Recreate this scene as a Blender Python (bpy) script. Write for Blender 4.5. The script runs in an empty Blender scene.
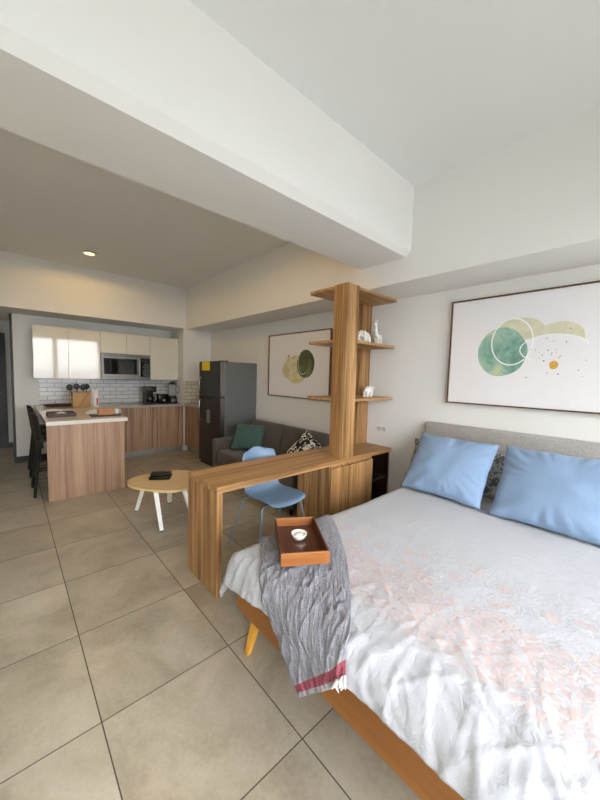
# one-room apartment: bed, desk divider, sofa, kitchen
import bpy, bmesh, math, random
from mathutils import Vector, Matrix, noise, Euler
random.seed(7)
PI = math.pi
SC = bpy.context.scene
C = SC.collection

# ------------------------------------------------------------------ materials
def lin(c):
    return tuple((x/255/12.92 if x/255 <= 0.04045 else ((x/255+0.055)/1.055)**2.4) for x in c) + (1.0,)

class NT:
    """tiny helper round a material's node tree"""
    def __init__(self, name):
        self.m = bpy.data.materials.new(name); self.m.use_nodes = True
        self.t = self.m.node_tree; self.n = self.t.nodes; self.l = self.t.links
        self.b = self.n['Principled BSDF']
    def node(self, typ, **kw):
        nd = self.n.new(typ)
        for k, v in kw.items():
            if k.startswith('i_'):
                key = k[2:].replace('_', ' ')
                nd.inputs[int(key) if key.isdigit() else key].default_value = v
            else: setattr(nd, k, v)
        return nd
    def link(self, a, b): self.l.new(a, b)
    def math(self, op, a, b=None, c=None, clamp=False):
        nd = self.n.new('ShaderNodeMath'); nd.operation = op; nd.use_clamp = clamp
        for i, v in enumerate((a, b, c)):
            if v is None: continue
            if isinstance(v, (int, float)): nd.inputs[i].default_value = v
            else: self.l.new(v, nd.inputs[i])
        return nd.outputs[0]
    def ramp(self, fac, stops, interp='LINEAR'):
        nd = self.n.new('ShaderNodeValToRGB'); nd.color_ramp.interpolation = interp
        e = nd.color_ramp.elements
        while len(e) < len(stops): e.new(0.5)
        for k, (p, col) in enumerate(stops): e[k].position = p; e[k].color = col
        self.l.new(fac, nd.inputs[0]); return nd.outputs[0]
    def mix(self, fac, a, b, mode='MIX'):
        nd = self.n.new('ShaderNodeMix'); nd.data_type = 'RGBA'; nd.blend_type = mode
        for sock, v in ((nd.inputs[0], fac), (nd.inputs[6], a), (nd.inputs[7], b)):
            if isinstance(v, (int, float, tuple)): sock.default_value = v
            else: self.l.new(v, sock)
        return nd.outputs[2]
    def coords(self, kind='Object', scale=(1, 1, 1), rot=(0, 0, 0), loc=(0, 0, 0)):
        tc = self.n.new('ShaderNodeTexCoord'); mp = self.n.new('ShaderNodeMapping')
        mp.inputs['Scale'].default_value = scale; mp.inputs['Rotation'].default_value = rot
        mp.inputs['Location'].default_value = loc
        self.l.new(tc.outputs[kind], mp.inputs[0]); return mp.outputs[0]
    def noise(self, vec, scale, detail=3, rough=.5, dist=0):
        nd = self.node('ShaderNodeTexNoise'); nd.inputs['Scale'].default_value = scale
        nd.inputs['Detail'].default_value = detail; nd.inputs['Roughness'].default_value = rough
        nd.inputs['Distortion'].default_value = dist
        self.l.new(vec, nd.inputs['Vector']); return nd.outputs[0]
    def bump(self, h, strength=.3, dist=.01):
        nd = self.n.new('ShaderNodeBump'); nd.inputs['Strength'].default_value = strength
        nd.inputs['Distance'].default_value = dist
        self.l.new(h, nd.inputs['Height']); self.l.new(nd.outputs[0], self.b.inputs['Normal'])

def plain(name, col, rough=.5, metal=0, var=.04, scale=30, bump=0, coat=0, spec=.5):
    t = NT(name); c = lin(col)
    v = t.noise(t.coords(), scale, 3)
    t.link(t.mix(v, tuple(x*(1-var) for x in c[:3])+(1,), tuple(min(1, x*(1+var)) for x in c[:3])+(1,)), t.b.inputs['Base Color'])
    t.b.inputs['Roughness'].default_value = rough; t.b.inputs['Metallic'].default_value = metal
    t.b.inputs['Coat Weight'].default_value = coat; t.b.inputs['Specular IOR Level'].default_value = spec
    t.b.inputs['Coat Roughness'].default_value = .03
    if bump: t.bump(v, bump, .004)
    return t.m

def wood(name, dark, mid, light, axis='z', rough=.45, freq=1.0, contrast=1.0):
    """laminate grain: long streaks along one axis"""
    t = NT(name)
    lo, hi = .7*freq, 22*freq
    sc = {'x': (lo, hi, hi), 'y': (hi, lo, hi), 'z': (hi, hi, lo)}[axis]
    v = t.coords(scale=sc)
    a = t.noise(v, 1.0, 4, .55, .6)
    v2 = t.coords(scale=tuple(s*4.2 for s in sc), loc=(3, 5, 7))
    b = t.noise(v2, 1.0, 2, .6)
    f = t.math('ADD', t.math('MULTIPLY', a, .78), t.math('MULTIPLY', b, .22))
    f = t.math('ADD', t.math('MULTIPLY', t.math('SUBTRACT', f, .5), 1.9*contrast), .5, clamp=True)
    col = t.ramp(f, [(.12, lin(dark)), (.5, lin(mid)), (.85, lin(light))])
    t.link(col, t.b.inputs['Base Color'])
    t.b.inputs['Roughness'].default_value = rough
    t.bump(b, .05, .002)
    return t.m

def fabric(name, c1, c2, scale=220, rough=.95, bump=.35, stretch=(1, 1, 1)):
    t = NT(name)
    w = t.noise(t.coords(scale=stretch), scale, 2, .7)
    big = t.noise(t.coords(), 5, 3)
    f = t.math('ADD', t.math('MULTIPLY', w, .8), t.math('MULTIPLY', big, .2))
    t.link(t.ramp(f, [(.32, lin(c1)), (.68, lin(c2))]), t.b.inputs['Base Color'])
    t.b.inputs['Roughness'].default_value = rough
    t.b.inputs['Specular IOR Level'].default_value = .2
    t.b.inputs['Sheen Weight'].default_value = .15
    t.bump(w, bump, .002)
    return t.m

def floor_material():
    t = NT('porcelain_floor_tile')
    tc = t.node('ShaderNodeTexCoord'); sep = t.node('ShaderNodeSeparateXYZ')
    t.link(tc.outputs['Object'], sep.inputs[0])
    def dist(out, off):
        a = t.math('DIVIDE', t.math('SUBTRACT', out, off), .6)
        fr = t.math('FRACT', a)
        d = t.math('MINIMUM', fr, t.math('SUBTRACT', 1.0, fr))
        return t.math('MULTIPLY', d, .6), t.math('FLOOR', a)
    dx, ix = dist(sep.outputs[0], .25); dy, iy = dist(sep.outputs[1], .866)
    d = t.math('MINIMUM', dx, dy)
    grout = t.math('LESS_THAN', d, .0024)
    cid = t.node('ShaderNodeCombineXYZ'); t.link(ix, cid.inputs[0]); t.link(iy, cid.inputs[1])
    wn = t.node('ShaderNodeTexWhiteNoise'); t.link(cid.outputs[0], wn.inputs['Vector'])
    vec = t.node('ShaderNodeVectorMath', operation='ADD')
    sc = t.node('ShaderNodeVectorMath', operation='SCALE'); sc.inputs['Scale'].default_value = 9
    t.link(wn.outputs['Color'], sc.inputs[0]); t.link(tc.outputs['Object'], vec.inputs[0]); t.link(sc.outputs[0], vec.inputs[1])
    n1 = t.noise(vec.outputs[0], 2.2, 6, .62, .5)
    n2 = t.noise(vec.outputs[0], 60, 2)
    f = t.math('ADD', t.math('MULTIPLY', n1, .85), t.math('MULTIPLY', n2, .15))
    col = t.ramp(f, [(.3, lin(FLOOR_A)), (.5, lin(FLOOR_B)), (.72, lin(FLOOR_C))])
    tone = t.math('ADD', t.math('MULTIPLY', wn.outputs['Value'], .08), .96)
    cm = t.mix(1.0, col, (1, 1, 1, 1), 'MULTIPLY')
    comb = t.node('ShaderNodeCombineXYZ')
    for i in range(3): t.link(tone, comb.inputs[i])
    mm = t.mix(1.0, col, comb.outputs[0], 'MULTIPLY')
    t.link(t.mix(grout, mm, lin((74, 66, 54))), t.b.inputs['Base Color'])
    t.link(t.math('ADD', t.math('MULTIPLY', grout, .4), t.math('ADD', t.math('MULTIPLY', n1, .16), .25)), t.b.inputs['Roughness'])
    t.bump(t.math('SUBTRACT', 1.0, t.math('MULTIPLY', t.math('LESS_THAN', d, .003), 1.0)), .4, .002)
    return t.m
FLOOR_A, FLOOR_B, FLOOR_C = (144, 133, 115), (175, 165, 147), (198, 189, 173)

def tile_material(name, c1, c2, grout, flip=False):
    """bevelled subway tiles: brick texture on a vertical wall"""
    t = NT(name)
    tc = t.node('ShaderNodeTexCoord'); sep = t.node('ShaderNodeSeparateXYZ'); comb = t.node('ShaderNodeCombineXYZ')
    t.link(tc.outputs['Object'], sep.inputs[0])
    s = t.math('ADD', sep.outputs[0], sep.outputs[1])
    t.link(s, comb.inputs[0]); t.link(sep.outputs[2], comb.inputs[1])
    br = t.node('ShaderNodeTexBrick'); t.link(comb.outputs[0], br.inputs['Vector'])
    br.inputs['Scale'].default_value = 1; br.inputs['Brick Width'].default_value = .2
    br.inputs['Row Height'].default_value = .07; br.inputs['Mortar Size'].default_value = .0045
    br.inputs['Mortar Smooth'].default_value = .15
    br.inputs['Color1'].default_value = lin(c1); br.inputs['Color2'].default_value = lin(c2); br.inputs['Mortar'].default_value = lin(grout)
    t.link(br.outputs['Color'], t.b.inputs['Base Color'])
    t.b.inputs['Roughness'].default_value = .15
    t.bump(t.math('SUBTRACT', 1.0, br.outputs['Fac']), .5, .004)
    return t.m

def emitter(name, col, s):
    t = NT(name); t.b.inputs['Base Color'].default_value = (1, 1, 1, 1)
    t.b.inputs['Emission Color'].default_value = lin(col); t.b.inputs['Emission Strength'].default_value = s
    return t.m

def pane_material():
    m = bpy.data.materials.new('window_glass'); m.use_nodes = True
    n = m.node_tree.nodes; n.clear(); l = m.node_tree.links
    o = n.new('ShaderNodeOutputMaterial'); mx = n.new('ShaderNodeMixShader'); tr = n.new('ShaderNodeBsdfTransparent')
    gl = n.new('ShaderNodeBsdfGlossy'); gl.inputs['Roughness'].default_value = .01
    fr = n.new('ShaderNodeFresnel'); fr.inputs[0].default_value = 1.25
    l.new(fr.outputs[0], mx.inputs[0]); l.new(tr.outputs[0], mx.inputs[1]); l.new(gl.outputs[0], mx.inputs[2])
    l.new(mx.outputs[0], o.inputs[0]); return m

def clear_plastic():
    t = NT('smoky_clear_plastic')
    t.b.inputs['Base Color'].default_value = (.55, .58, .6, 1); t.b.inputs['Alpha'].default_value = .45
    t.b.inputs['Roughness'].default_value = .08
    return t.m

def duvet_material():
    """white cotton; a band of pink flower rings and grey line work printed across the bed (UV in metres)"""
    t = NT('printed_white_cotton')
    tc = t.node('ShaderNodeTexCoord'); uv = tc.outputs['UV']
    sep = t.node('ShaderNodeSeparateXYZ'); t.link(uv, sep.inputs[0])
    u, v = sep.outputs[0], sep.outputs[1]
    warp = t.noise(uv, 5, 3)
    uu = t.math('ADD', u, t.math('MULTIPLY', t.math('SUBTRACT', warp, .5), .16))
    def band(lo, hi, soft):
        a = t.node('ShaderNodeMapRange'); a.interpolation_type = 'SMOOTHSTEP'
        a.inputs[1].default_value = lo-soft; a.inputs[2].default_value = lo+soft; t.link(uu, a.inputs[0])
        b = t.node('ShaderNodeMapRange'); b.interpolation_type = 'SMOOTHSTEP'
        b.inputs[1].default_value = hi-soft; b.inputs[2].default_value = hi+soft; b.inputs[3].default_value = 1; b.inputs[4].default_value = 0
        t.link(uu, b.inputs[0])
        return t.math('MULTIPLY', a.outputs[0], b.outputs[0])
    def flowers(scale, petals, rings, off):
        mp = t.node('ShaderNodeMapping'); mp.inputs['Location'].default_value = off
        nz = t.node('ShaderNodeTexNoise'); nz.inputs['Scale'].default_value = 22; nz.inputs['Detail'].default_value = 3; t.link(uv, nz.inputs['Vector'])
        sc = t.node('ShaderNodeVectorMath', operation='SCALE'); sc.inputs['Scale'].default_value = .075; t.link(nz.outputs['Color'], sc.inputs[0])
        ad = t.node('ShaderNodeVectorMath', operation='ADD'); t.link(uv, ad.inputs[0]); t.link(sc.outputs[0], ad.inputs[1]); t.link(ad.outputs[0], mp.inputs[0])
        vo = t.node('ShaderNodeTexVoronoi'); vo.voronoi_dimensions = '2D'; vo.inputs['Scale'].default_value = scale
        t.link(mp.outputs[0], vo.inputs['Vector'])
        sb = t.node('ShaderNodeVectorMath', operation='SUBTRACT'); t.link(mp.outputs[0], sb.inputs[0]); t.link(vo.outputs['Position'], sb.inputs[1])
        sp = t.node('ShaderNodeSeparateXYZ'); t.link(sb.outputs[0], sp.inputs[0])
        ang = t.math('ARCTAN2', sp.outputs[1], sp.outputs[0])
        w = t.math('MULTIPLY', t.math('ABSOLUTE', t.math('SINE', t.math('MULTIPLY', ang, petals/2))), .35)
        r = t.math('SUBTRACT', t.math('MULTIPLY', vo.outputs['Distance'], rings), w)
        s = t.math('SINE', t.math('MULTIPLY', r, 2*PI))
        return s, vo.outputs['Distance']
    s1, d1 = flowers(5.5, 9, 6.0, (0, 0, 0)); s2, d2 = flowers(8, 11, 6.0, (.37, .21, 0))
    pk = t.math('MULTIPLY', t.math('GREATER_THAN', s1, .25), t.math('LESS_THAN', d1, .62))
    pk = t.math('MAXIMUM', pk, t.math('MULTIPLY', t.math('GREATER_THAN', t.noise(uv, 34, 3, .6, 1.5), .55), .8))
    pink = t.math('MULTIPLY', pk, band(1.03, 1.38, .05))
    ln = t.math('MULTIPLY', t.math('GREATER_THAN', s2, .55), t.math('LESS_THAN', d2, .6))
    ln = t.math('MULTIPLY', ln, band(1.22, 1.72, .05))
    pk2 = t.math('MULTIPLY', t.math('MULTIPLY', t.math('LESS_THAN', d2, .26), band(1.36, 1.66, .04)), .4)
    cloth = t.noise(uv, 420, 1)
    base = t.ramp(cloth, [(.3, lin((179, 180, 185))), (.7, lin((188, 189, 194)))])
    c = t.mix(t.math('MULTIPLY', pink, .52), base, lin((202, 164, 154)))
    c = t.mix(pk2, c, lin((200, 172, 162)))
    c = t.mix(t.math('MULTIPLY', ln, .38), c, lin((166, 160, 163)))
    t.link(c, t.b.inputs['Base Color'])
    t.b.inputs['Roughness'].default_value = .9; t.b.inputs['Specular IOR Level'].default_value = .2
    wr = t.noise(uv, 26, 5, .65, 2.0)
    t.bump(t.math('ADD', wr, t.math('MULTIPLY', t.math('ADD', pink, ln), .06)), .45, .010)
    return t.m

def throw_material():
    """crinkled grey muslin with a pink woven stripe near one end (UV: x across 0..1, y along 0..1)"""
    t = NT('crinkled_grey_muslin')
    tc = t.node('ShaderNodeTexCoord'); uv = tc.outputs['UV']
    sep = t.node('ShaderNodeSeparateXYZ'); t.link(uv, sep.inputs[0])
    mp = t.node('ShaderNodeMapping'); mp.inputs['Scale'].default_value = (84, 24, 1); t.link(uv, mp.inputs[0])
    n = t.noise(mp.outputs[0], 1, 3, .6, 1.3)
    mp2 = t.node('ShaderNodeMapping'); mp2.inputs['Scale'].default_value = (150, 300, 1); t.link(uv, mp2.inputs[0])
    n2 = t.noise(mp2.outputs[0], 1, 1)
    grey = t.ramp(t.math('ADD', t.math('MULTIPLY', n, .55), t.math('MULTIPLY', n2, .45)), [(.35, lin((118, 117, 126))), (.65, lin((184, 183, 190)))])
    y = sep.outputs[1]
    pink = t.math('MULTIPLY', t.math('GREATER_THAN', y, .963), t.math('LESS_THAN', y, .986))
    wv = t.ramp(n2, [(.3, lin((140, 60, 76))), (.7, lin((190, 110, 124)))])
    c = t.mix(pink, grey, wv)
    light = t.math('MULTIPLY', t.math('GREATER_THAN', y, .957), t.math('SUBTRACT', 1.0, pink))
    c = t.mix(light, c, lin((166, 162, 165)))
    t.link(c, t.b.inputs['Base Color'])
    t.b.inputs['Roughness'].default_value = .95; t.b.inputs['Specular IOR Level'].default_value = .15
    t.bump(t.math('ADD', n, t.math('MULTIPLY', n2, .3)), .9, .012)
    return t.m

def patterned_fabric(name, a, b, scale=14, thr=.5):
    t = NT(name)
    vo = t.node('ShaderNodeTexVoronoi'); vo.inputs['Scale'].default_value = scale; vo.feature = 'F1'
    t.link(t.coords(), vo.inputs['Vector'])
    n = t.noise(t.coords(), scale*1.3, 1, .5, 1.0)
    f = t.math('GREATER_THAN', n, thr)
    t.link(t.mix(f, lin(a), lin(b)), t.b.inputs['Base Color'])
    t.b.inputs['Roughness'].default_value = .95
    return t.m

def wicker_material():
    t = NT('woven_wicker')
    v = t.coords(scale=(1, 1, 1))
    sep = t.node('ShaderNodeSeparateXYZ'); t.link(v, sep.inputs[0])
    s = t.math('ADD', sep.outputs[0], sep.outputs[1])
    a = t.math('SINE', t.math('MULTIPLY', s, 260)); b = t.math('SINE', t.math('MULTIPLY', sep.outputs[2], 330))
    f = t.math('ADD', t.math('MULTIPLY', t.math('MULTIPLY', a, b), .5), .5)
    t.link(t.ramp(f, [(.2, lin((134, 98, 56))), (.6, lin((206, 170, 118))), (.95, lin((230, 202, 156)))]), t.b.inputs['Base Color'])
    t.b.inputs['Roughness'].default_value = .8; t.bump(f, .6, .006)
    return t.m

def watercolour(name, stops, scale=4):
    t = NT(name)
    f = t.noise(t.coords(), scale, 5, .6, .8)
    t.link(t.ramp(f, [(p, lin(c)) for p, c in stops]), t.b.inputs['Base Color'])
    t.b.inputs['Roughness'].default_value = .6
    return t.m

M = dict(
    wall=plain('warm_white_wall_paint', (233, 232, 228), .85, var=.01, scale=3),
    ceil=plain('white_ceiling_paint', (230, 231, 229), .9, var=.01, scale=2),
    floor=floor_material(),
    black=plain('black_paint', (14, 13, 14), .45),
    blackgloss=plain('black_gloss_plastic', (14, 14, 15), .15),
    door=wood('dark_door_wood', (10, 8, 8), (15, 12, 11), (22, 18, 16), 'z'),
    oakx=wood('walnut_laminate_along_x', (120, 84, 48), (172, 130, 82), (202, 162, 112), 'x'),
    oakz=wood('walnut_laminate_upright', (106, 72, 40), (162, 120, 74), (198, 157, 110), 'z', contrast=1.3),
    kitz=wood('greyed_oak_laminate_upright', (116, 86, 66), (160, 126, 100), (186, 154, 126), 'z'),
    gloss=plain('white_gloss_lacquer', (226, 222, 208), .06, coat=.6, var=.005),
    quartz=plain('white_quartz_top', (232, 228, 220), .08, var=.02, scale=90),
    greytop=plain('pale_grey_quartz_top', (176, 172, 164), .15, var=.05, scale=90),
    tiles=tile_material('white_subway_tile', (226, 226, 226), (214, 214, 216), (150, 148, 146)),
    tiles2=tile_material('cream_subway_tile', (222, 218, 206), (212, 206, 194), (160, 152, 138)),
    darksteel=plain('dark_brushed_steel', (118, 115, 110), .32, .9),
    steel=plain('brushed_steel', (168, 166, 162), .28, 1.0),
    fridge=plain('grey_fridge_steel', (122, 126, 128), .42, .55),
    fridgedark=plain('dark_fridge_steel', (66, 66, 68), .3, .7),
    alu=plain('aluminium_grey', (180, 180, 178), .35, .8),
    kick=plain('grey_toe_kick', (150, 148, 142), .4, .3),
    glassblack=plain('black_glass', (12, 12, 13), .05),
    yellow=plain('yellow_energy_label', (236, 206, 24), .6),
    headb=fabric('grey_linen_upholstery', (146, 142, 138), (186, 182, 177), 160, stretch=(1, 1, 1)),
    sofa=fabric('charcoal_sofa_fabric', (70, 65, 60), (98, 92, 85), 200),
    teal=fabric('teal_cushion_fabric', (58, 88, 84), (78, 108, 102), 180),
    blue=fabric('washed_blue_cotton', (122, 146, 176), (140, 163, 192), 260, bump=.2),
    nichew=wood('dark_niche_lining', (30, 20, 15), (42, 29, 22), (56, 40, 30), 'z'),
    white=fabric('white_sheet_cotton', (226, 225, 224), (238, 237, 236), 300, bump=.15),
    greypat=patterned_fabric('grey_printed_pillow_cotton', (96, 96, 98), (176, 172, 168), 26, .5),
    bwpat=patterned_fabric('black_and_white_printed_fabric', (24, 24, 26), (226, 224, 218), 15, .53),
    duvet=duvet_material(), throw=throw_material(),
    tassel=fabric('white_fringe_yarn', (214, 212, 210), (232, 230, 228), 300),
    shell=plain('powder_blue_plastic', (122, 148, 174), .38, var=.02),
    bluemetal=plain('grey_blue_metal', (134, 154, 174), .4, .3),
    birch=wood('pale_oak_veneer', (206, 172, 118), (220, 190, 140), (230, 202, 156), 'x', .4, contrast=.7),
    whitepaint=plain('white_painted_metal', (236, 234, 228), .35),
    amber=wood('amber_bed_wood_y', (118, 70, 24), (140, 88, 33), (154, 102, 45), 'y', .45, contrast=.8),
    amberx=wood('amber_bed_wood_x', (118, 70, 24), (140, 88, 33), (154, 102, 45), 'x', .45, contrast=.8),
    leg=wood('honey_leg_wood', (196, 138, 40), (216, 158, 56), (226, 170, 70), 'z', .4, contrast=.7),
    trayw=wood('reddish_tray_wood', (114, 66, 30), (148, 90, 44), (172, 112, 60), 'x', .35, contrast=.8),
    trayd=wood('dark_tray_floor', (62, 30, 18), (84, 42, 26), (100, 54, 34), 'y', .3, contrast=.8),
    darkwood=wood('dark_serving_wood', (44, 26, 18), (62, 38, 26), (80, 52, 36), 'x', .5),
    ceramic=plain('white_ceramic', (238, 236, 230), .2),
    candle=plain('cream_wax', (240, 234, 220), .5),
    frame=wood('walnut_picture_frame', (72, 46, 32), (94, 62, 44), (112, 78, 56), 'z', .45),
    paper=plain('white_art_paper', (234, 232, 234), .7, var=.01),
    wicker=wicker_material(),
    caramel=wood('caramel_wood', (150, 92, 46), (182, 120, 66), (200, 140, 84), 'x', .45),
    red=plain('red_print', (190, 60, 56), .6),
    clear=clear_plastic(), pane=pane_material(),
    glow=emitter('warm_lamp_glow', (255, 214, 140), 3.5),
    green=watercolour('sea_green_watercolour', [(.28, (74, 124, 110)), (.45, (122, 164, 148)), (.58, (156, 188, 170)), (.72, (204, 210, 160))], 5),
    sage=watercolour('sage_watercolour', [(.3, (204, 200, 168)), (.6, (218, 214, 190)), (.8, (228, 225, 208))], 9),
    moss=watercolour('moss_green_watercolour', [(.3, (62, 72, 46)), (.5, (88, 98, 66)), (.7, (126, 134, 92))], 5),
    straw=watercolour('straw_watercolour', [(.3, (196, 184, 132)), (.55, (216, 208, 170)), (.75, (230, 224, 204))], 11),
    gold=watercolour('gold_leaf', [(.35, (196, 142, 38)), (.65, (230, 188, 84))], 40),
    fleck=plain('grey_green_fleck', (118, 122, 100), .7),
    pinkdot=plain('faded_pink_ink', (200, 140, 124), .7),
    whiteline=plain('white_ink_line', (246, 246, 246), .6, var=0),
)

# ------------------------------------------------------------------ mesh helpers
def box(bm, lo, hi, bev=0.0, mat=0, rot=None, pivot=None, seg=2):
    r = bmesh.ops.create_cube(bm, size=1.0)
    vs = r['verts']
    c = (Vector(lo)+Vector(hi))/2; s = Vector(hi)-Vector(lo)
    for v in vs: v.co = Vector((v.co.x*s.x, v.co.y*s.y, v.co.z*s.z))+c
    if rot is not None:
        p = Vector(pivot) if pivot else c
        for v in vs: v.co = rot @ (v.co-p)+p
    fs = set(f for v in vs for f in v.link_faces)
    for f in fs: f.material_index = mat
    if bev > 0:
        es = list(set(e for v in vs for e in v.link_edges))
        res = bmesh.ops.bevel(bm, geom=es, offset=bev, segments=seg, affect='EDGES', profile=.5)
        for f in res['faces']: f.material_index = mat

def tube(bm, pts, rad, n=10, mat=0, cap=True):
    """tube through points; rad a number or list"""
    pts = [Vector(p) for p in pts]; rings = []
    rad = rad if isinstance(rad, (list, tuple)) else [rad]*len(pts)
    prev = None
    for i, p in enumerate(pts):
        d = (pts[min(i+1, len(pts)-1)]-pts[max(i-1, 0)]).normalized()
        if prev is None:
            a = d.cross(Vector((0, 0, 1)));
            if a.length < 1e-4: a = d.cross(Vector((1, 0, 0)))
            a.normalize()
        else:
            a = (prev-d*prev.dot(d)).normalized()
        prev = a; b = d.cross(a)
        rings.append([bm.verts.new(p+(a*math.cos(2*PI*k/n)+b*math.sin(2*PI*k/n))*rad[i]) for k in range(n)])
    for i in range(len(rings)-1):
        for k in range(n):
            f = bm.faces.new((rings[i][k], rings[i][(k+1) % n], rings[i+1][(k+1) % n], rings[i+1][k])); f.material_index = mat
    if cap:
        f = bm.faces.new(list(reversed(rings[0]))); f.material_index = mat
        f = bm.faces.new(rings[-1]); f.material_index = mat

def lathe(bm, prof, c, n=28, mat=0, sx=1, sy=1):
    """profile [(r, z)] turned round the vertical through c"""
    rings = []
    for r, z in prof:
        if r < 1e-6: rings.append([bm.verts.new((c[0], c[1], c[2]+z))])
        else: rings.append([bm.verts.new((c[0]+sx*r*math.cos(2*PI*k/n), c[1]+sy*r*math.sin(2*PI*k/n), c[2]+z)) for k in range(n)])
    for a, b in zip(rings, rings[1:]):
        for k in range(n):
            q = (k+1) % n
            vs = ([a[0]] if len(a) == 1 else [a[k], a[q]])+([b[0]] if len(b) == 1 else [b[q], b[k]])
            if len(vs) >= 3:
                f = bm.faces.new(vs); f.material_index = mat

def ell(bm, c, r, rot=None, mat=0, seg=16):
    res = bmesh.ops.create_uvsphere(bm, u_segments=seg, v_segments=seg//2+2, radius=1)
    for v in res['verts']:
        p = Vector((v.co.x*r[0], v.co.y*r[1], v.co.z*r[2]))
        if rot is not None: p = rot @ p
        v.co = p+Vector(c)
    for f in set(f for v in res['verts'] for f in v.link_faces): f.material_index = mat

def prism(bm, pts, z0, z1, mat=0):
    """outline (x, y) raised from z0 to z1"""
    a = [bm.verts.new((x, y, z0)) for x, y in pts]; b = [bm.verts.new((x, y, z1)) for x, y in pts]
    n = len(pts)
    for k in range(n): bm.faces.new((a[k], a[(k+1) % n], b[(k+1) % n], b[k])).material_index = mat
    bm.faces.new(list(reversed(a))).material_index = mat; bm.faces.new(b).material_index = mat

def wpos(o):
    p = Vector((0, 0, 0))
    while o is not None: p += o.location; o = o.parent
    return p

def obj(name, bm, mats, parent=None, smooth=False, mods=None, origin=None):
    me = bpy.data.meshes.new(name)
    bmesh.ops.recalc_face_normals(bm, faces=bm.faces)
    bm.to_mesh(me); bm.free()
    for m in (mats if isinstance(mats, (list, tuple)) else [mats]): me.materials.append(m)
    o = bpy.data.objects.new(name, me); C.objects.link(o)
    if parent is not None:
        me.transform(Matrix.Translation(-wpos(parent))); o.parent = parent
    else:
        if origin is None:
            xs = [v.co for v in me.vertices]
            origin = (sum((min(v[i] for v in xs), max(v[i] for v in xs)))/2 if i < 2 else min(v[i] for v in xs) for i in range(3))
        org = Vector(tuple(origin)); me.transform(Matrix.Translation(-org)); o.location = org
    if smooth:
        me.polygons.foreach_set('use_smooth', [True]*len(me.polygons))
        if smooth != 'all':
            md = o.modifiers.new('edge', 'EDGE_SPLIT'); md.split_angle = math.radians(40)
    return o

def thing(name, label, cat, loc=(0, 0, 0), group=None):
    o = bpy.data.objects.new(name, None); C.objects.link(o); o.location = loc
    o.empty_display_size = .1; return tag(o, label, cat, group)

def tag(o, label, cat, group=None):
    o['label'] = label; o['category'] = cat
    if group: o['group'] = group
    return o

def struct(name, bm, m, label=None, parent=None, smooth=False):
    o = obj(name, bm, m, parent, smooth, origin=(0, 0, 0)) if parent is None else obj(name, bm, m, parent, smooth)
    o['kind'] = 'structure'
    if label: o['label'] = label
    return o

def dup(root, loc, label=None, rotz=None, group=None):
    r = root.copy(); C.objects.link(r); r.location = loc
    if rotz is not None: r.rotation_euler = (0, 0, rotz)
    if label: r['label'] = label
    if group: r['group'] = group
    for ch in root.children:
        c = ch.copy(); C.objects.link(c); c.parent = r
        for g in ch.children:
            d = g.copy(); C.objects.link(d); d.parent = c
    return r

def B(): return bmesh.new()
def box_obj(name, lo, hi, m, parent=None, bev=0, **kw):
    bm = B(); box(bm, lo, hi, bev); return obj(name, bm, m, parent, **kw)
WORLD, LAMP, EXPO = 18.0, 34.0, -0.05

# ------------------------------------------------------------------ the room
XR, XL, YF, YB = 3.01, -1.35, -1.75, 6.65       # right wall, left wall, window wall, kitchen alcove back
ZC = 3.05
def sbox(name, lo, hi, m, label=None, bev=0):
    bm = B(); box(bm, lo, hi, bev); return struct(name, bm, m, label)
sbox('floor', (XL, YF-.1, -.12), (XR+.1, 8.2, 0), M['floor'], 'glossy beige porcelain floor tiles with dark grout lines')
sbox('ceiling', (XL-.1, YF-.2, ZC), (XR+.1, YB+.1, ZC+.12), M['ceil'])
sbox('wall_right', (XR, YF-.2, 0), (XR+.12, YB, ZC), M['wall'])
sbox('wall_left', (XL-.12, YF-.2, 0), (XL, 8.2, ZC), M['wall'])
sbox('wall_back', (.06, YB, 0), (XR+.12, YB+.12, ZC), M['wall'])
sbox('wall_column', (2.45, 6.0, 0), (XR, YB, ZC), M['wall'])
sbox('wall_hallway', (XL, 8.1, 0), (.18, 8.2, ZC), M['wall'])
sbox('wall_hallway_side', (.06, YB+.12, 0), (.18, 8.1, ZC), M['wall'])
sbox('trim_1', (2.5, YF, 2.303), (XR, 6.0, ZC), M['wall'], 'long dropped beam along the right wall')
sbox('trim_2', (XL, 6.0, 2.318), (2.45, YB, ZC), M['wall'], 'dropped beam over the kitchen cabinets')
bm = B()
prof = [(1.44, ZC), (1.44, 2.545), (1.485, 2.50), (1.95, 2.50), (1.95, ZC)]
a = [bm.verts.new((XL, y, z)) for y, z in prof]; b = [bm.verts.new((2.5, y, z)) for y, z in prof]
for k in range(5): bm.faces.new((a[k], a[(k+1) % 5], b[(k+1) % 5], b[k]))
bm.faces.new(a); bm.faces.new(list(reversed(b)))
struct('trim_3', bm, M['wall'], 'deep beam crossing the ceiling with a chamfered lower edge')
sbox('trim_4', (XL, YB, 2.36), (.06, 8.1, 2.5), M['wall'], 'lowered hallway ceiling')
sbox('trim_5', (.03, YB-.012, 0), (.06, YB+.13, 2.318), M['black'], 'black edge strip of the hallway opening')
sbox('baseboard_back', (.06, YB-.015, 0), (.66, YB, .1), M['black'])
sbox('baseboard_hallway', (-.04, 8.085, 0), (.06, 8.1, .09), M['black'])
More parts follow.
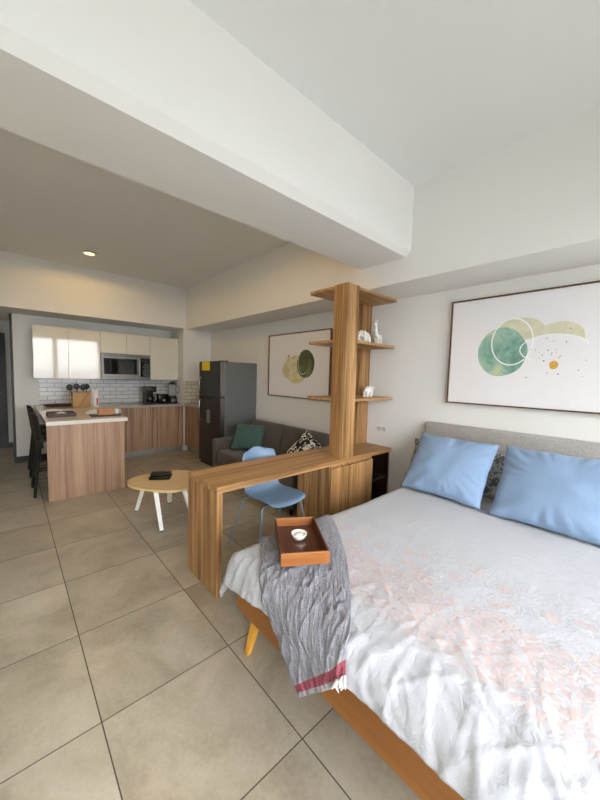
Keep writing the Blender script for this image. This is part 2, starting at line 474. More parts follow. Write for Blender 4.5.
# the hallway door
bm = B(); box(bm, (-.86, 8.055, 0), (-.06, 8.095, 2.09))
d = struct('door_1', bm, M['door'], 'dark wooden door at the end of the hallway')
bm = B(); box(bm, (-.06, 8.04, 0), (-.03, 8.1, 2.12)); box(bm, (-.89, 8.04, 0), (-.86, 8.1, 2.12)); box(bm, (-.86, 8.04, 2.09), (-.06, 8.1, 2.12))
obj('door_frame', bm, M['black'], d)
bm = B(); tube(bm, [(-.13, 8.055, 1.02), (-.13, 8.01, 1.02), (-.24, 8.01, 1.02)], .01); obj('door_handle', bm, M['steel'], d, smooth=True)
# backsplash tiles
sbox('trim_6', (.36, YB-.008, .9), (2.45, YB, 1.40), M['tiles'], 'white subway tile backsplash')
sbox('trim_7', (2.45, 5.992, .9), (XR, 6.0, 1.33), M['tiles2'], 'cream subway tiles beside the fridge')
sbox('trim_8', (XR-.008, 5.1, .9), (XR, 5.992, 1.33), M['tiles2'], 'cream subway tiles on the right wall beside the fridge')
# window wall behind the camera
W0, W1, WZ0, WZ1 = -1.1, 2.62, .08, 2.62
bm = B()
box(bm, (XL, YF-.14, 0), (W0, YF, ZC)); box(bm, (W1, YF-.14, 0), (XR, YF, ZC))
box(bm, (W0, YF-.14, WZ1), (W1, YF, ZC)); box(bm, (W0, YF-.14, 0), (W1, YF, WZ0))
struct('wall_window', bm, M['wall'])
xs = [W0, .14, 1.24, W1]
for k in range(3):
    x0, x1 = xs[k], xs[k+1]
    bm = B()
    for lo, hi in (((x0, WZ0), (x0+.06, WZ1)), ((x1-.06, WZ0), (x1, WZ1)), ((x0+.06, WZ0), (x1-.06, WZ0+.06)), ((x0+.06, WZ1-.06), (x1-.06, WZ1))):
        box(bm, (lo[0], YF-.1, lo[1]), (hi[0], YF-.04, hi[1]))
    w = struct('window_%d' % (k+1), bm, M['alu'], 'aluminium framed floor to ceiling window behind the bed')
    bm = B(); box(bm, (x0+.06, YF-.074, WZ0+.06), (x1-.06, YF-.068, WZ1-.06)); obj('window_pane', bm, M['pane'], w)

# ------------------------------------------------------------------ ceiling downlight, wall outlet
for ly, lb in ((5.19, 'small round glowing recessed light in the kitchen ceiling'), (2.78, 'unseen round recessed light added behind the cross beam to warm the back zone')):  # second fitting is added, hidden by the cross beam, to warm the back zone
    t = thing('recessed_downlight', lb, 'ceiling light', (.845, ly, ZC-.02))
    bm = B(); lathe(bm, [(.085, .02), (.09, .008), (.085, 0), (.062, 0), (.058, .012)], (.845, ly, ZC-.02)); obj('trim_ring', bm, M['whitepaint'], t, smooth=True)
    bm = B(); lathe(bm, [(0, .006), (.06, .006), (.06, .014), (0, .014)], (.845, ly, ZC-.02)); obj('lamp_lens', bm, M['glow'], t)
t = thing('wall_outlet', 'white double power outlet plate on the right wall between desk and bed', 'outlet', (XR, 1.97, .935))
bm = B(); box(bm, (XR-.01, 1.91, .897), (XR, 2.035, .973), .004); obj('cover_plate', bm, M['whitepaint'], t)
for y in (1.943, 2.002):
    bm = B(); box(bm, (XR-.014, y-.024, .913), (XR-.009, y+.024, .957), .003); obj('socket', bm, plain('outlet_grey', (196, 196, 196), .4) if y < 1.95 else bpy.data.materials['outlet_grey'], t)

# ------------------------------------------------------------------ desk with post shelves
DX0, DX1, DY0, DY1, DZ = .972, XR-.003, 1.842, 2.292, .75
t = thing('shelving_desk', 'walnut laminate desk with cabinet and tall open shelf post dividing the room', 'desk', (DX0, DY0, 0))
box_obj('desktop', (DX0, DY0, DZ-.042), (DX1, DY1, DZ), M['oakx'], t, .0025)
box_obj('leg_panel', (DX0, DY0, 0), (DX0+.042, DY1, DZ-.0425), M['oakz'], t, .0025)
CX0 = 2.06
bm = B()
for lo, hi in (((CX0, DY0+.02, .0), (CX0+.02, DY1-.02, DZ-.043)), ((DX1-.02, DY0+.02, 0), (DX1, DY1-.02, DZ-.043)), ((2.66, DY0+.02, .06), (2.68, DY1-.04, DZ-.043)),
               ((CX0+.02, DY0+.03, .04), (DX1-.02, DY1-.04, .06)), ((CX0+.02, DY1-.04, .0), (DX1-.02, DY1-.02, DZ-.043)), ((CX0+.02, DY0+.03, DZ-.075), (2.66, DY0+.05, DZ-.043))):
    box(bm, lo, hi)
obj('cabinet_body', bm, M['oakz'], t)
box_obj('cabinet_door', (CX0+.004, DY0-.002, .05), (2.675, DY0+.018, DZ-.07), M['oakz'], t, .002)
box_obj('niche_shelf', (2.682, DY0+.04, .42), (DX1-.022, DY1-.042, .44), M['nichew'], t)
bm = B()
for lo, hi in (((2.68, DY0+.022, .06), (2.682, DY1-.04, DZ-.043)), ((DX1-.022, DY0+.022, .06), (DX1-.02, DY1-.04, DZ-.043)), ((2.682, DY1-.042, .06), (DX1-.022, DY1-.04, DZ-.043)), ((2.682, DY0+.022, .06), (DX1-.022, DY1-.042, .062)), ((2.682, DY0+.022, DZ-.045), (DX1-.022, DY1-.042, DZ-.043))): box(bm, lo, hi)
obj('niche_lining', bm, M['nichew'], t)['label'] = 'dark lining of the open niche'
PZ = 2.30
box_obj('front_post', (2.183, 1.835, DZ), (2.348, 1.988, PZ), M['oakz'], t, .002)
box_obj('rear_post', (2.83, 2.165, DZ), (DX1, 2.29, PZ), M['oakz'], t, .002)
def shelf_outline(x0, x1, y0, y1, r=.03, n=5):
    pts = []
    for cx, cy, a0, rr in ((x0+.002, y0+.002, PI, .002), (x1-r, y0+r, 1.5*PI, r), (x1-.002, y1-.002, 0, .002), (x0+r, y1-r, .5*PI, r)):
        for k in range(n+1): pts.append((cx+rr*math.cos(a0+k*PI/2/n), cy+rr*math.sin(a0+k*PI/2/n)))
    return pts
for z in (2.297, 1.822, 1.287):
    bm = B(); prism(bm, shelf_outline(2.195, DX1, 1.85, 2.33), z-.024, z); obj('shelf', bm, M['oakx'], t)

# figurines
def figure(name, label, loc, parts, mat, cat='figurine', rz=0, group=None, vox=.004, size=1.0):
    """one continuous little body out of fused ellipsoids and limbs"""
    bm = B()
    for p in parts:
        if p[0] == 'e': ell(bm, p[1], p[2], Euler(p[3]).to_matrix() if len(p) > 3 else None)
        else: tube(bm, p[1], p[2], 10)
    bm.transform(Matrix.Scale(size, 4)); bm.transform(Matrix.Rotation(rz, 4, 'Z')); bm.transform(Matrix.Translation(loc))
    o = obj(name, bm, mat, None, smooth='all', origin=loc)
    md = o.modifiers.new('fuse', 'REMESH'); md.mode = 'VOXEL'; md.voxel_size = vox; md.use_smooth_shade = True
    sm = o.modifiers.new('soft', 'SMOOTH'); sm.iterations = 3
    return tag(o, label, cat, group)
eleph = [('e', (0, 0, .062), (.05, .03, .034)), ('e', (.05, 0, .078), (.026, .024, .026)), ('t', [(.068, 0, .078), (.085, 0, .05), (.082, 0, .018), (.092, 0, .008)], [.012, .01, .008, .006]),
         ('e', (.046, .03, .078), (.016, .006, .022)), ('e', (.046, -.03, .078), (.016, .006, .022)), ('t', [(-.048, 0, .07), (-.056, 0, .04)], [.004, .003])]
for sx in (-.03, .03):
    for sy in (-.016, .016): eleph.append(('t', [(sx, sy, .055), (sx, sy, 0)], [.014, .012]))
figure('elephant_figurine', 'small white elephant figurine on the middle post shelf, left of the tall eared one', (2.72, 2.03, 1.8225), eleph, M['ceramic'], rz=PI, size=1.35)
llama = [('e', (0, 0, .085), (.042, .024, .028)), ('t', [(-.03, 0, .09), (-.042, 0, .13), (-.046, 0, .185)], [.022, .017, .015]), ('e', (-.054, 0, .195), (.022, .011, .012)),
         ('t', [(-.042, .008, .2), (-.038, .011, .243)], [.008, .004]), ('t', [(-.042, -.008, .2), (-.038, -.011, .243)], [.008, .004]), ('e', (.042, 0, .1), (.012, .008, .014))]
for sx in (-.026, .028):
    for sy in (-.012, .012): llama.append(('t', [(sx, sy, .08), (sx, sy, 0)], [.011, .008]))
figure('llama_figurine', 'tall white long-necked animal figurine near the wall end of the middle shelf', (2.905, 2.0, 1.8225), llama, M['ceramic'], size=1.12)
figure('elephant_figurine', 'small white animal figurine on the lowest post shelf', (2.76, 2.0, 1.2875), eleph, M['ceramic'], rz=.15, size=1.15)
gir = [('t', [(.012, .01, 0), (.01, .008, .22)], [.006, .008]), ('t', [(-.012, -.01, 0), (-.01, -.008, .22)], [.006, .008]), ('e', (0, 0, .25), (.022, .016, .05)),
       ('t', [(0, 0, .27), (.004, 0, .36), (.012, 0, .43)], [.014, .009, .008]), ('e', (.018, 0, .44), (.02, .009, .012), (0, .5, 0))]
t2 = thing('antelope_statuette', 'tall slim dark statuette on a black base behind the front post', 'figurine', (2.60, 2.13, DZ))
bm = B(); lathe(bm, [(0, 0), (.06, 0), (.06, .02), (.045, .028), (0, .028)], (2.60, 2.13, DZ)); obj('base', bm, M['blackgloss'], t2, smooth=True)
bm = B()
for p in gir:
    if p[0] == 'e': ell(bm, p[1], p[2])
    else: tube(bm, p[1], p[2])
bm.transform(Matrix.Translation((2.60, 2.13, DZ+.026))); o = obj('body', bm, M['darkwood'], t2, smooth='all')
md = o.modifiers.new('fuse', 'REMESH'); md.mode = 'VOXEL'; md.voxel_size = .004; md.use_smooth_shade = True

# ------------------------------------------------------------------ pictures
def disc(bm, cy, cz, ry, rz_, x, mat, n=48, a0=0, a1=2*PI, wob=0, rot=0, cut=None):
    pts = []
    for k in range(n if a1-a0 > 6.28 else n+1):
        a = a0+(a1-a0)*k/n; w = 1+wob*noise.noise((math.cos(a)*1.7+cy*9, math.sin(a)*1.7, cz*5))
        y, z = ry*w*math.cos(a), rz_*w*math.sin(a)
        y, z = y*math.cos(rot)-z*math.sin(rot), y*math.sin(rot)+z*math.cos(rot)
        pts.append(bm.verts.new((x, cy+y, cz+z)))
    bm.faces.new(pts).material_index = mat
def ring(bm, cy, cz, ry, rz_, x, wd, mat, n=64, a0=0, a1=2*PI):
    pr = None
    for k in range(n+1):
        a = a0+(a1-a0)*k/n
        q = [bm.verts.new((x, cy+(ry+s)*math.cos(a), cz+(rz_+s)*math.sin(a))) for s in (-wd/2, wd/2)]
        if pr: bm.faces.new((pr[0], pr[1], q[1], q[0])).material_index = mat
        pr = q
def picture(label, y0, y1, z0, z1, draw, mats):
    t = thing('framed_picture', label, 'picture', (XR, (y0+y1)/2, z0))
    bm = B(); x0, x1, w = XR-.042, XR-.002, .011
    box(bm, (x0, y0, z0), (x1, y0+w, z1)); box(bm, (x0, y1-w, z0), (x1, y1, z1))
    box(bm, (x0, y0+w, z0), (x1, y1-w, z0+w)); box(bm, (x0, y0+w, z1-w), (x1, y1-w, z1))
    obj('picture_frame', bm, M['frame'], t)
    bm = B(); box(bm, (XR-.03, y0+w, z0+w), (x1, y1-w, z1-w)); draw(bm); 
    obj('print', bm, [M['paper']]+mats, t)
XP = XR-.0303
def art_bed(bm):
    random.seed(3)
    disc(bm, .495, 1.805, .145, .125, XP, 2, wob=.08, a0=-.15, a1=PI+.25)
    disc(bm, .75, 1.83, .185, .155, XP-.0002, 2, wob=.06, a0=-.1, a1=PI+.1)
    disc(bm, .53, 1.735, .205, .105, XP-.0003, 0)
    disc(bm, .862, 1.722, .175, .197, XP-.0004, 1, wob=.04)
    ring(bm, .795, 1.80, .142, .182, XP-.0006, .009, 3)
    ring(bm, .53, 1.735, .205, .105, XP-.0007, .007, 3, a0=-.95, a1=PI-.25)
    disc(bm, .516, 1.615, .027, .031, XP-.0006, 4)
    for k in range(26):
        y, z = random.gauss(.52, .085), random.gauss(1.70, .075)
        disc(bm, y, z, random.uniform(.002, .006), random.uniform(.002, .007), XP-.0008, random.choice((5, 5, 5, 5, 4)), n=7, wob=.3)
def art_sofa(bm):
    random.seed(5)
    disc(bm, 3.40, 1.575, .275, .19, XP, 1, wob=.12)
    disc(bm, 3.195, 1.65, .172, .19, XP-.0003, 2, wob=.04)
    ring(bm, 3.245, 1.665, .1, .155, XP-.0005, .008, 3, a0=-2.2, a1=.9)
    disc(bm, 3.55, 1.762, .022, .022, XP-.0003, 4, n=14, wob=.2)
    disc(bm, 3.42, 1.74, .012, .014, XP-.0003, 4, n=14, wob=.2)
    disc(bm, 3.56, 1.71, .008, .03, XP-.0003, 4, n=10)
picture('wide framed abstract print with sea-green circle and gold dot above the bed', .0, 1.278, 1.279, 2.18, art_bed, [M['green'], M['sage'], M['whiteline'], M['gold'], M['fleck']])
picture('framed abstract print with dark green and straw discs above the sofa', 2.735, 4.02, 1.178, 2.085, art_sofa, [M['straw'], M['moss'], M['whiteline'], M['pinkdot']])

# ------------------------------------------------------------------ bed
BX0, BX1, BY0, BY1, BT = .80, 2.90, -.07, 1.415, .56
t = thing('bed', 'wooden double bed frame with grey linen headboard and splayed honey legs', 'bed', (.86, .67, 0))
box_obj('foot_rail', (.865, BY0+.02, .245), (.893, BY1-.005, .47), M['amber'], t, .004)
for nm, y in (('side_rail', BY1-.005), ('side_rail', BY0+.048)):
    box_obj('side_rail', (.893, y-.028, .245), (2.9, y, .45), M['amberx'], t, .004)
bm = B(); box(bm, (.893, BY0+.048, .30), (2.9, BY1-.033, .325)); obj('slat_base', bm, M['amberx'], t)
for sx, sy in ((0, 1), (0, 0), (1, 1), (1, 0)):
    bm = B()
    px, py = (.955, 2.8)[sx], (BY0+.12, BY1-.105)[sy]
    qx, qy = px+(-.05, .02)[sx], py+(-.04, .045)[sy]
    tube(bm, [(qx, qy, 0), (px, py, .30)], [.017, .034], 4); obj('leg', bm, M['leg'], t)
bm = B(); box(bm, (2.925, BY0-.02, .1), (3.005, BY1+.035, 1.085), .02, seg=3); obj('headboard', bm, M['headb'], t, smooth=True)
bm = B(); box(bm, (.897, BY0+.052, .326), (2.90, BY1-.037, BT-.02), .06, seg=4)
tag(obj('mattress', bm, M['white'], None, smooth=True), 'white mattress lying on the wooden bed frame under the duvet', 'mattress')

R0 = .075
def drape(u, v, top, grow=0.0, flare=.28):
    """a point of cloth laid over the bed: (u, v) measured on the flat cloth"""
    r = R0+grow
    ix, iy0, iy1 = BX0+R0, BY0+R0, BY1-R0
    qx, qy = max(u, ix), min(max(v, iy0), iy1)
    dx, dy = u-qx, v-qy; d = math.hypot(dx, dy)
    if d < 1e-9: return Vector((u, v, top+grow)), Vector((0, 0, 1))
    nx, ny = dx/d, dy/d
    L = r*PI/2*.8
    if d < L:
        a = d/r; return Vector((qx+nx*r*math.sin(a), qy+ny*r*math.sin(a), top+grow-r*(1-math.cos(a)))), Vector((nx*math.sin(a), ny*math.sin(a), math.cos(a)))
    a = L/r; e = d-L; fl = flare
    h = r*math.sin(a)+e*fl; z = top+grow-r*(1-math.cos(a))-e*math.sqrt(1-fl*fl)
    return Vector((qx+nx*h, qy+ny*h, z)), Vector((nx*.96, ny*.96, .28)).normalized()

def wr(u, v):
    """duvet relief: soft puffs, diagonal creases, folds near the hem"""
    p = .010*noise.noise((u*2.1, v*2.1, .3))
    w = 0
    for s, amp, ang, k in ((5.5, .005, .5, 1), (10, .004, -.7, 2), (19, .0035, .9, 3)):
        c, sn = math.cos(ang), math.sin(ang)
        a = noise.noise((( u*c+v*sn)*s*.45, (-u*sn+v*c)*s, k*3.1))
        w += amp*(1-min(1, abs(a)*3.2))**2
    edge = max(0, min(1, (1.35-u)/.5))
    f = noise.noise((u*1.6+4, v*5, 1.7))*.008*edge
    c2 = noise.noise((u*3.0+v*2.2, v*15-u*4, 2.2)); f += .006*edge*(1-min(1, abs(c2)*3.5))**2
    return p+w*(.3+.75*edge)+f*.85
def cloth_grid(u0, u1, v0, v1, nu, nv, fn):
    bm = B(); uvl = bm.loops.layers.uv.new('UVMap'); g = []; uv = {}
    for i in range(nu+1):
        row = []
        for j in range(nv+1):
            u, v = u0+(u1-u0)*i/nu, v0+(v1-v0)*j/nv
            p, q = fn(u, v); w = bm.verts.new(p); uv[w] = q; row.append(w)
        g.append(row)
    for i in range(nu):
        for j in range(nv):
            f = bm.faces.new((g[i][j], g[i+1][j], g[i+1][j+1], g[i][j+1]))
            for lp in f.loops: lp[uvl].uv = uv[lp.vert]
    return bm
def hem(v):  # how far the duvet reaches over the foot end, and its waver
    return .012*noise.noise((v*3.3, 7.7, 0))+.008*noise.noise((v*9, 1.2, 0))
def duvet_fn(u, v):
    s = max(0, min(1, (1.1-u)/.5))
    uu = u-s*hem(v)-.065*s*max(0, 1-abs(v-1.45)/.6)
    p, n = drape(uu, v, BT)
    return p+n*(wr(u, v)+.012), (u, v)
bm = cloth_grid(BX0-.05, 2.50, BY0-.22, BY1+.20, 230, 190, duvet_fn)
o = obj('duvet', bm, M['duvet'], None, smooth='all', origin=(1.6, .67, BT))
md = o.modifiers.new('thick', 'SOLIDIFY'); md.thickness = .012; md.offset = -1
tag(o, 'crumpled white duvet printed with a pink flower band covering the bed', 'duvet')

# pillows
def pillow_bm(w, h, th, seed, pinch=.05, wrinkle=1.0, n=44, flat=2.4):
    bm = B(); rows = {}
    for side in (1, -1):
        g = []
        for i in range(n+1):
            row = []
            for j in range(n+1):
                a, b = i/n*2-1, j/n*2-1
                key = (i, j)
                border = i in (0, n) or j in (0, n)
                if border and key in rows: row.append(rows[key]); continue
                x = a*w/2*(1-pinch*(1-b*b)); z = b*h/2*(1-pinch*(1-a*a))
                t_ = ((1-abs(a)**flat)*(1-abs(b)**flat))
                t_ = max(0, t_)**.55
                y = side*th/2*t_
                rim = max(abs(a), abs(b))
                k = wrinkle*(rim**3)*min(1, (1-rim)*9)
                ph = math.atan2(b, a)
                y += side*k*.024*noise.noise((math.cos(ph)*7+seed, math.sin(ph)*7, rim*1.5))
                y += side*wrinkle*t_*.016*noise.noise((a*2.2+seed, b*2.2, side*3))
                x += .008*noise.noise((b*4, seed, a)) ; z += .008*noise.noise((a*4, seed+5, b))
                v = bm.verts.new((x, y, z)); row.append(v)
                if border: rows[key] = v
            g.append(row)
        for i in range(n):
            for j in range(n):
                vs = (g[i][j], g[i+1][j], g[i+1][j+1], g[i][j+1])
                bm.faces.new(vs if side == 1 else tuple(reversed(vs)))
    return bm
def pillow(name, label, cat, loc, w, h, th, lean, yaw, mat, seed, roll=0, group=None, **kw):
    """face turned to -X for yaw = 0; loc is the middle of the lower edge; lean from upright, away from the face"""
    bm = pillow_bm(w, h, th, seed, **kw)
    bm.transform(Matrix.Translation((0, 0, h/2)))
    bm.transform(Matrix.Rotation(roll, 4, 'Y'))
    bm.transform(Matrix.Rotation(lean, 4, 'X'))          # local face is -y; leaning back tips the top to +y
    bm.transform(Matrix.Rotation(-PI/2+yaw, 4, 'Z'))
    bm.transform(Matrix.Translation(loc))
    return tag(obj(name, bm, mat, None, smooth='all'), label, cat, group)
LEAN = -math.radians(36)
pillow('pillow', 'washed blue pillow propped at the desk side of the bed', 'pillow', (2.41, 1.065, .59), .61, .52, .17, LEAN, .02, M['blue'], 1.3, roll=.02)
pillow('pillow', 'washed blue pillow nearest the camera, cut by the right photo edge', 'pillow', (2.39, .365, .585), .68, .54, .17, LEAN, -.03, M['blue'], 8.1, roll=-.02)
pillow('pillow', 'grey printed pillow behind the blue one at the desk side', 'pillow', (2.70, 1.055, .60), .89, .36, .13, LEAN*.7, 0, M['greypat'], 4.4)
pillow('pillow', 'grey printed pillow behind the blue one nearest the camera', 'pillow', (2.70, .26, .60), .62, .40, .13, LEAN*.7, 0, M['greypat'], 6.2)

# throw blanket across the foot corner
QA, QB, QC, QD = Vector((1.10, 1.56)), Vector((1.62, 1.50)), Vector((.775, .585)), Vector((.595, .775))
def throw_fn(s, t_):
    l = QA.lerp(QD, t_); r = QB.lerp(QC, t_)
    bul = math.sin(t_*PI)
    r = r+Vector((.06, -.035))*bul; l = l+Vector((.01, .01))*bul
    p = l.lerp(r, s)
    q, n = drape(p.x, p.y, BT, 0, .2)
    c = .0038*noise.noise((s*17+.6*math.sin(t_*9), t_*8, 0))+.003*noise.noise((s*40, t_*30, 4))
    edge = min(s, 1-s)*10
    base = max(0, wr(p.x, p.y))+.012
    return q+n*(base+.014+c+.004*min(1, edge)), (s, t_)
bm = cloth_grid(0, 1, 0, 1, 90, 200, throw_fn)
t = thing('throw_blanket', 'crinkled grey throw with a pink stripe draped over the bed foot corner', 'throw blanket', (.95, 1.0, BT))
o = obj('cloth', bm, M['throw'], t, smooth='all'); md = o.modifiers.new('thick', 'SOLIDIFY'); md.thickness = .006; md.offset = -1
bm = B()
for k in range(9):
    s = .86+.016*k
    p, _ = throw_fn(s, .985)
    ln = .022+.012*random.random()
    tube(bm, [p, p+Vector((-.012, -.004+.012*random.uniform(-1, 1), -ln*.5)), p+Vector((-.010, .014*random.uniform(-1, 1), -ln))], [.005, .004, .002], 6)
obj('fringe', bm, M['tassel'], t, smooth='all')

# tray and candle dish
ta = math.atan2(-.132, .203)
TC = Vector((1.088, 1.176, .616))
t = thing('serving_tray', 'reddish wooden box tray holding a white dish on the grey throw', 'tray', TC); t.rotation_euler = (0, 0, ta)
hw, hd, hh, th = .114, .188, .060, .011
def tpart(name, lo, hi, m, bev=.002):
    bm = B(); box(bm, lo, hi, bev); me = bpy.data.meshes.new(name); bmesh.ops.recalc_face_normals(bm, faces=bm.faces); bm.to_mesh(me); bm.free(); me.materials.append(m)
    o = bpy.data.objects.new(name, me); C.objects.link(o); o.parent = t; return o
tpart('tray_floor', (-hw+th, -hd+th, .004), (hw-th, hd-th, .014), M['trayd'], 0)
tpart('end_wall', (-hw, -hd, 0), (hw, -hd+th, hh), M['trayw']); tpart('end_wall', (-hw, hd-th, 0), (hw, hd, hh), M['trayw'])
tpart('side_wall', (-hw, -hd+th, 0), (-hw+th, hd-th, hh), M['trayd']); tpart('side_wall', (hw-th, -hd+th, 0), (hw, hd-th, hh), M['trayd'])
dc = (1.108, 1.20, TC.z+.0145)
t = thing('candle_dish', 'small round white dish with a candle standing in the wooden tray', 'candle', dc)
bm = B(); lathe(bm, [(0, 0), (.026, 0), (.034, .012), (.042, .03), (.038, .031), (.03, .014), (0, .010)], dc, 36); obj('dish', bm, M['ceramic'], t, smooth='all')
bm = B(); lathe(bm, [(0, .0105), (.024, .0125), (.024, .024), (.021, .026), (0, .0255)], dc, 28); obj('candle', bm, M['candle'], t, smooth=True)

# ------------------------------------------------------------------ blue chair
CH = Vector((1.675, 2.16, 0))
t = thing('desk_chair', 'powder blue moulded chair with thin metal legs tucked behind the desk', 'chair', CH)
def shell_pt(a, s):
    """a: 0 seat front .. 1 back top; s: -1..1 across"""
    prof = [(-.225, .425), (-.20, .447), (-.10, .448), (0, .440), (.10, .436), (.165, .452), (.205, .50), (.23, .56), (.25, .64), (.268, .72), (.282, .79), (.288, .822)]
    wid = [.175, .205, .212, .214, .210, .204, .200, .200, .203, .200, .178, .105]
    f = a*(len(prof)-1); i = min(int(f), len(prof)-2); q = f-i
    def cr(k, c):
        p = [prof[max(0, min(len(prof)-1, i+d))][c] for d in (-1, 0, 1, 2)] if k else [wid[max(0, min(len(wid)-1, i+d))] for d in (-1, 0, 1, 2)]
        return .5*(2*p[1]+(p[2]-p[0])*q+(2*p[0]-5*p[1]+4*p[2]-p[3])*q*q+(3*p[1]-p[0]-3*p[2]+p[3])*q**3)
    y, z, w = cr(1, 0), cr(1, 1), cr(0, 0)
    back = max(0, min(1, (a-.45)/.2))
    curl = abs(s)**2.2
    y2 = y-back*.06*curl; z2 = z+(1-back)*.022*curl-(.02*abs(s)**2 if a > .9 else 0)*((a-.9)/.1)
    return Vector((s*w*.93, y2, z2))
bm = B(); n1, n2 = 48, 24; g = []
for i in range(n1+1): g.append([bm.verts.new(CH+shell_pt(i/n1, j/n2*2-1)) for j in range(n2+1)])
for i in range(n1):
    for j in range(n2): bm.faces.new((g[i][j], g[i+1][j], g[i+1][j+1], g[i][j+1]))
o = obj('seat_shell', bm, M['shell'], t, smooth='all'); md = o.modifiers.new('thick', 'SOLIDIFY'); md.thickness = .011
for sx in (-1, 1):
    for sy, fy in ((-1, -.195), (1, .25)):
        bm = B(); tube(bm, [CH+Vector((sx*.275, fy, 0)), CH+Vector((sx*.205, fy*.62, .40)), CH+Vector((sx*.175, fy*.58, .424)), CH+Vector((0, fy*.56, .426))], .0095, 10)
        obj('leg', bm, M['bluemetal'], t, smooth=True)

# ------------------------------------------------------------------ coffee table and the case on it
KC = Vector((1.135, 3.20, 0)); KZ = .42
t = thing('coffee_table', 'pebble shaped pale oak coffee table on white splayed legs', 'coffee table', KC)
pts = []
for k in range(72):
    a = 2*PI*k/72
    r = .30*(1+.09*math.cos(3*(a-.55))+.05*math.cos(2*a+.5))
    pts.append((KC.x+r*math.cos(a), KC.y+r*1.12*math.sin(a)))
bm = B(); prism(bm, pts, KZ-.022, KZ)
bmesh.ops.bevel(bm, geom=[e for e in bm.edges if abs(e.verts[0].co.z-e.verts[1].co.z) < 1e-6], offset=.005, segments=2, affect='EDGES')
obj('tabletop', bm, M['birch'], t, smooth=True)
for fx, fy, tx, ty in ((.975, 3.62, 1.02, 3.44), (1.02, 3.0, .985, 3.06), (1.32, 3.62, 1.27, 3.47), (1.33, 2.98, 1.24, 3.08)):
    bm = B(); d = Vector((tx-fx, ty-fy, KZ-.022)); d.normalize()
    tube(bm, [(fx, fy, .012), (tx, ty, KZ-.0225)], [.023, .029], 4)
    lg = obj('leg', bm, M['whitepaint'], t)
    bm = B(); tube(bm, [(fx-d.x*.01, fy-d.y*.01, 0), (fx, fy, .012)], .024, 4); obj('foot_cap', bm, M['black'], lg)
kc = Vector((1.105, 3.27, KZ+.0005))
t = thing('black_case', 'small black lidded case lying on the oak coffee table', 'case', kc)
rt = Matrix.Rotation(-.55, 3, 'Z')
bm = B(); box(bm, kc+Vector((-.10, -.06, 0)), kc+Vector((.10, .06, .034)), .010, rot=rt, pivot=kc, seg=3); obj('case_body', bm, M['blackgloss'], t, smooth=True)
bm = B(); box(bm, kc+Vector((-.095, -.015, .035)), kc+Vector((.095, .062, .056)), .009, rot=rt, pivot=kc, seg=3); obj('case_lid', bm, M['black'], t, smooth=True)
bm = B(); box(bm, kc+Vector((-.085, -.055, .035)), kc+Vector((.06, -.022, .047)), .006, rot=rt, pivot=kc, seg=3); obj('front_pocket', bm, M['blackgloss'], t, smooth=True)

# ------------------------------------------------------------------ sofa and cushions
SX0, SX1, SY0, SY1 = 2.10, 2.985, 2.42, 4.16
t = thing('sofa', 'charcoal fabric two seat sofa against the right wall beside the fridge', 'sofa', (2.55, 3.3, 0))
bm = B(); box(bm, (SX0+.03, SY0+.02, .09), (SX1-.02, SY1-.02, .27), .02); obj('base', bm, M['sofa'], t, smooth=True)
ym = 3.30
for a, b in ((SY0+.10, ym-.003), (ym+.003, SY1-.13)):
    bm = B(); box(bm, (SX0+.01, a, .272), (2.66, b, .425), .035, seg=4); obj('seat_cushion', bm, M['sofa'], t, smooth=True)
    bm = B(); box(bm, (2.62, a, .40), (2.80, b, .835), .05, seg=4, rot=Matrix.Rotation(.17, 3, 'Y'), pivot=(2.62, (a+b)/2, .40)); obj('back_cushion', bm, M['sofa'], t, smooth=True)
bm = B(); box(bm, (2.84, SY0+.1, .272), (SX1, SY1-.02, .66), .03, seg=3); obj('back_rest', bm, M['sofa'], t, smooth=True)
for y in (SY0, SY1-.13):
    bm = B(); box(bm, (SX0, y, .1), (2.83, y+.12, .575), .03, seg=4); obj('arm', bm, M['sofa'], t, smooth=True)
for x in (SX0+.1, SX1-.1):
    for y in (SY0+.1, SY1-.1):
        bm = B(); tube(bm, [(x, y, 0), (x, y, .095)], [.018, .024], 10); obj('leg', bm, M['black'], t, smooth=True)
pillow('cushion', 'teal cushion leaning on the sofa back at the fridge end', 'cushion', (2.40, 3.76, .44), .46, .40, .15, -.62, .55, M['teal'], 2.2)
pillow('cushion', 'black and white patterned cushion on the near end of the sofa', 'cushion', (2.43, 2.76, .445), .42, .40, .13, -.52, .25, M['bwpat'], 5.5, roll=.55)

# ------------------------------------------------------------------ kitchen: peninsula
t = thing('kitchen_peninsula', 'oak clad kitchen peninsula with white quartz top in front of the backsplash', 'kitchen island', (.68, 5.4, 0))
box_obj('end_panel', (.293, 4.46, 0), (1.068, 4.50, .858), M['kitz'], t, .002)
box_obj('cabinet_body', (.70, 4.50, 0), (1.068, 5.93, .858), M['kitz'], t)
box_obj('back_panel', (.66, 4.50, 0), (.70, YB-.02, .858), M['kitz'], t)
box_obj('countertop', (.288, 4.44, .86), (1.10, YB-.012, .905), M['quartz'], t, .003)
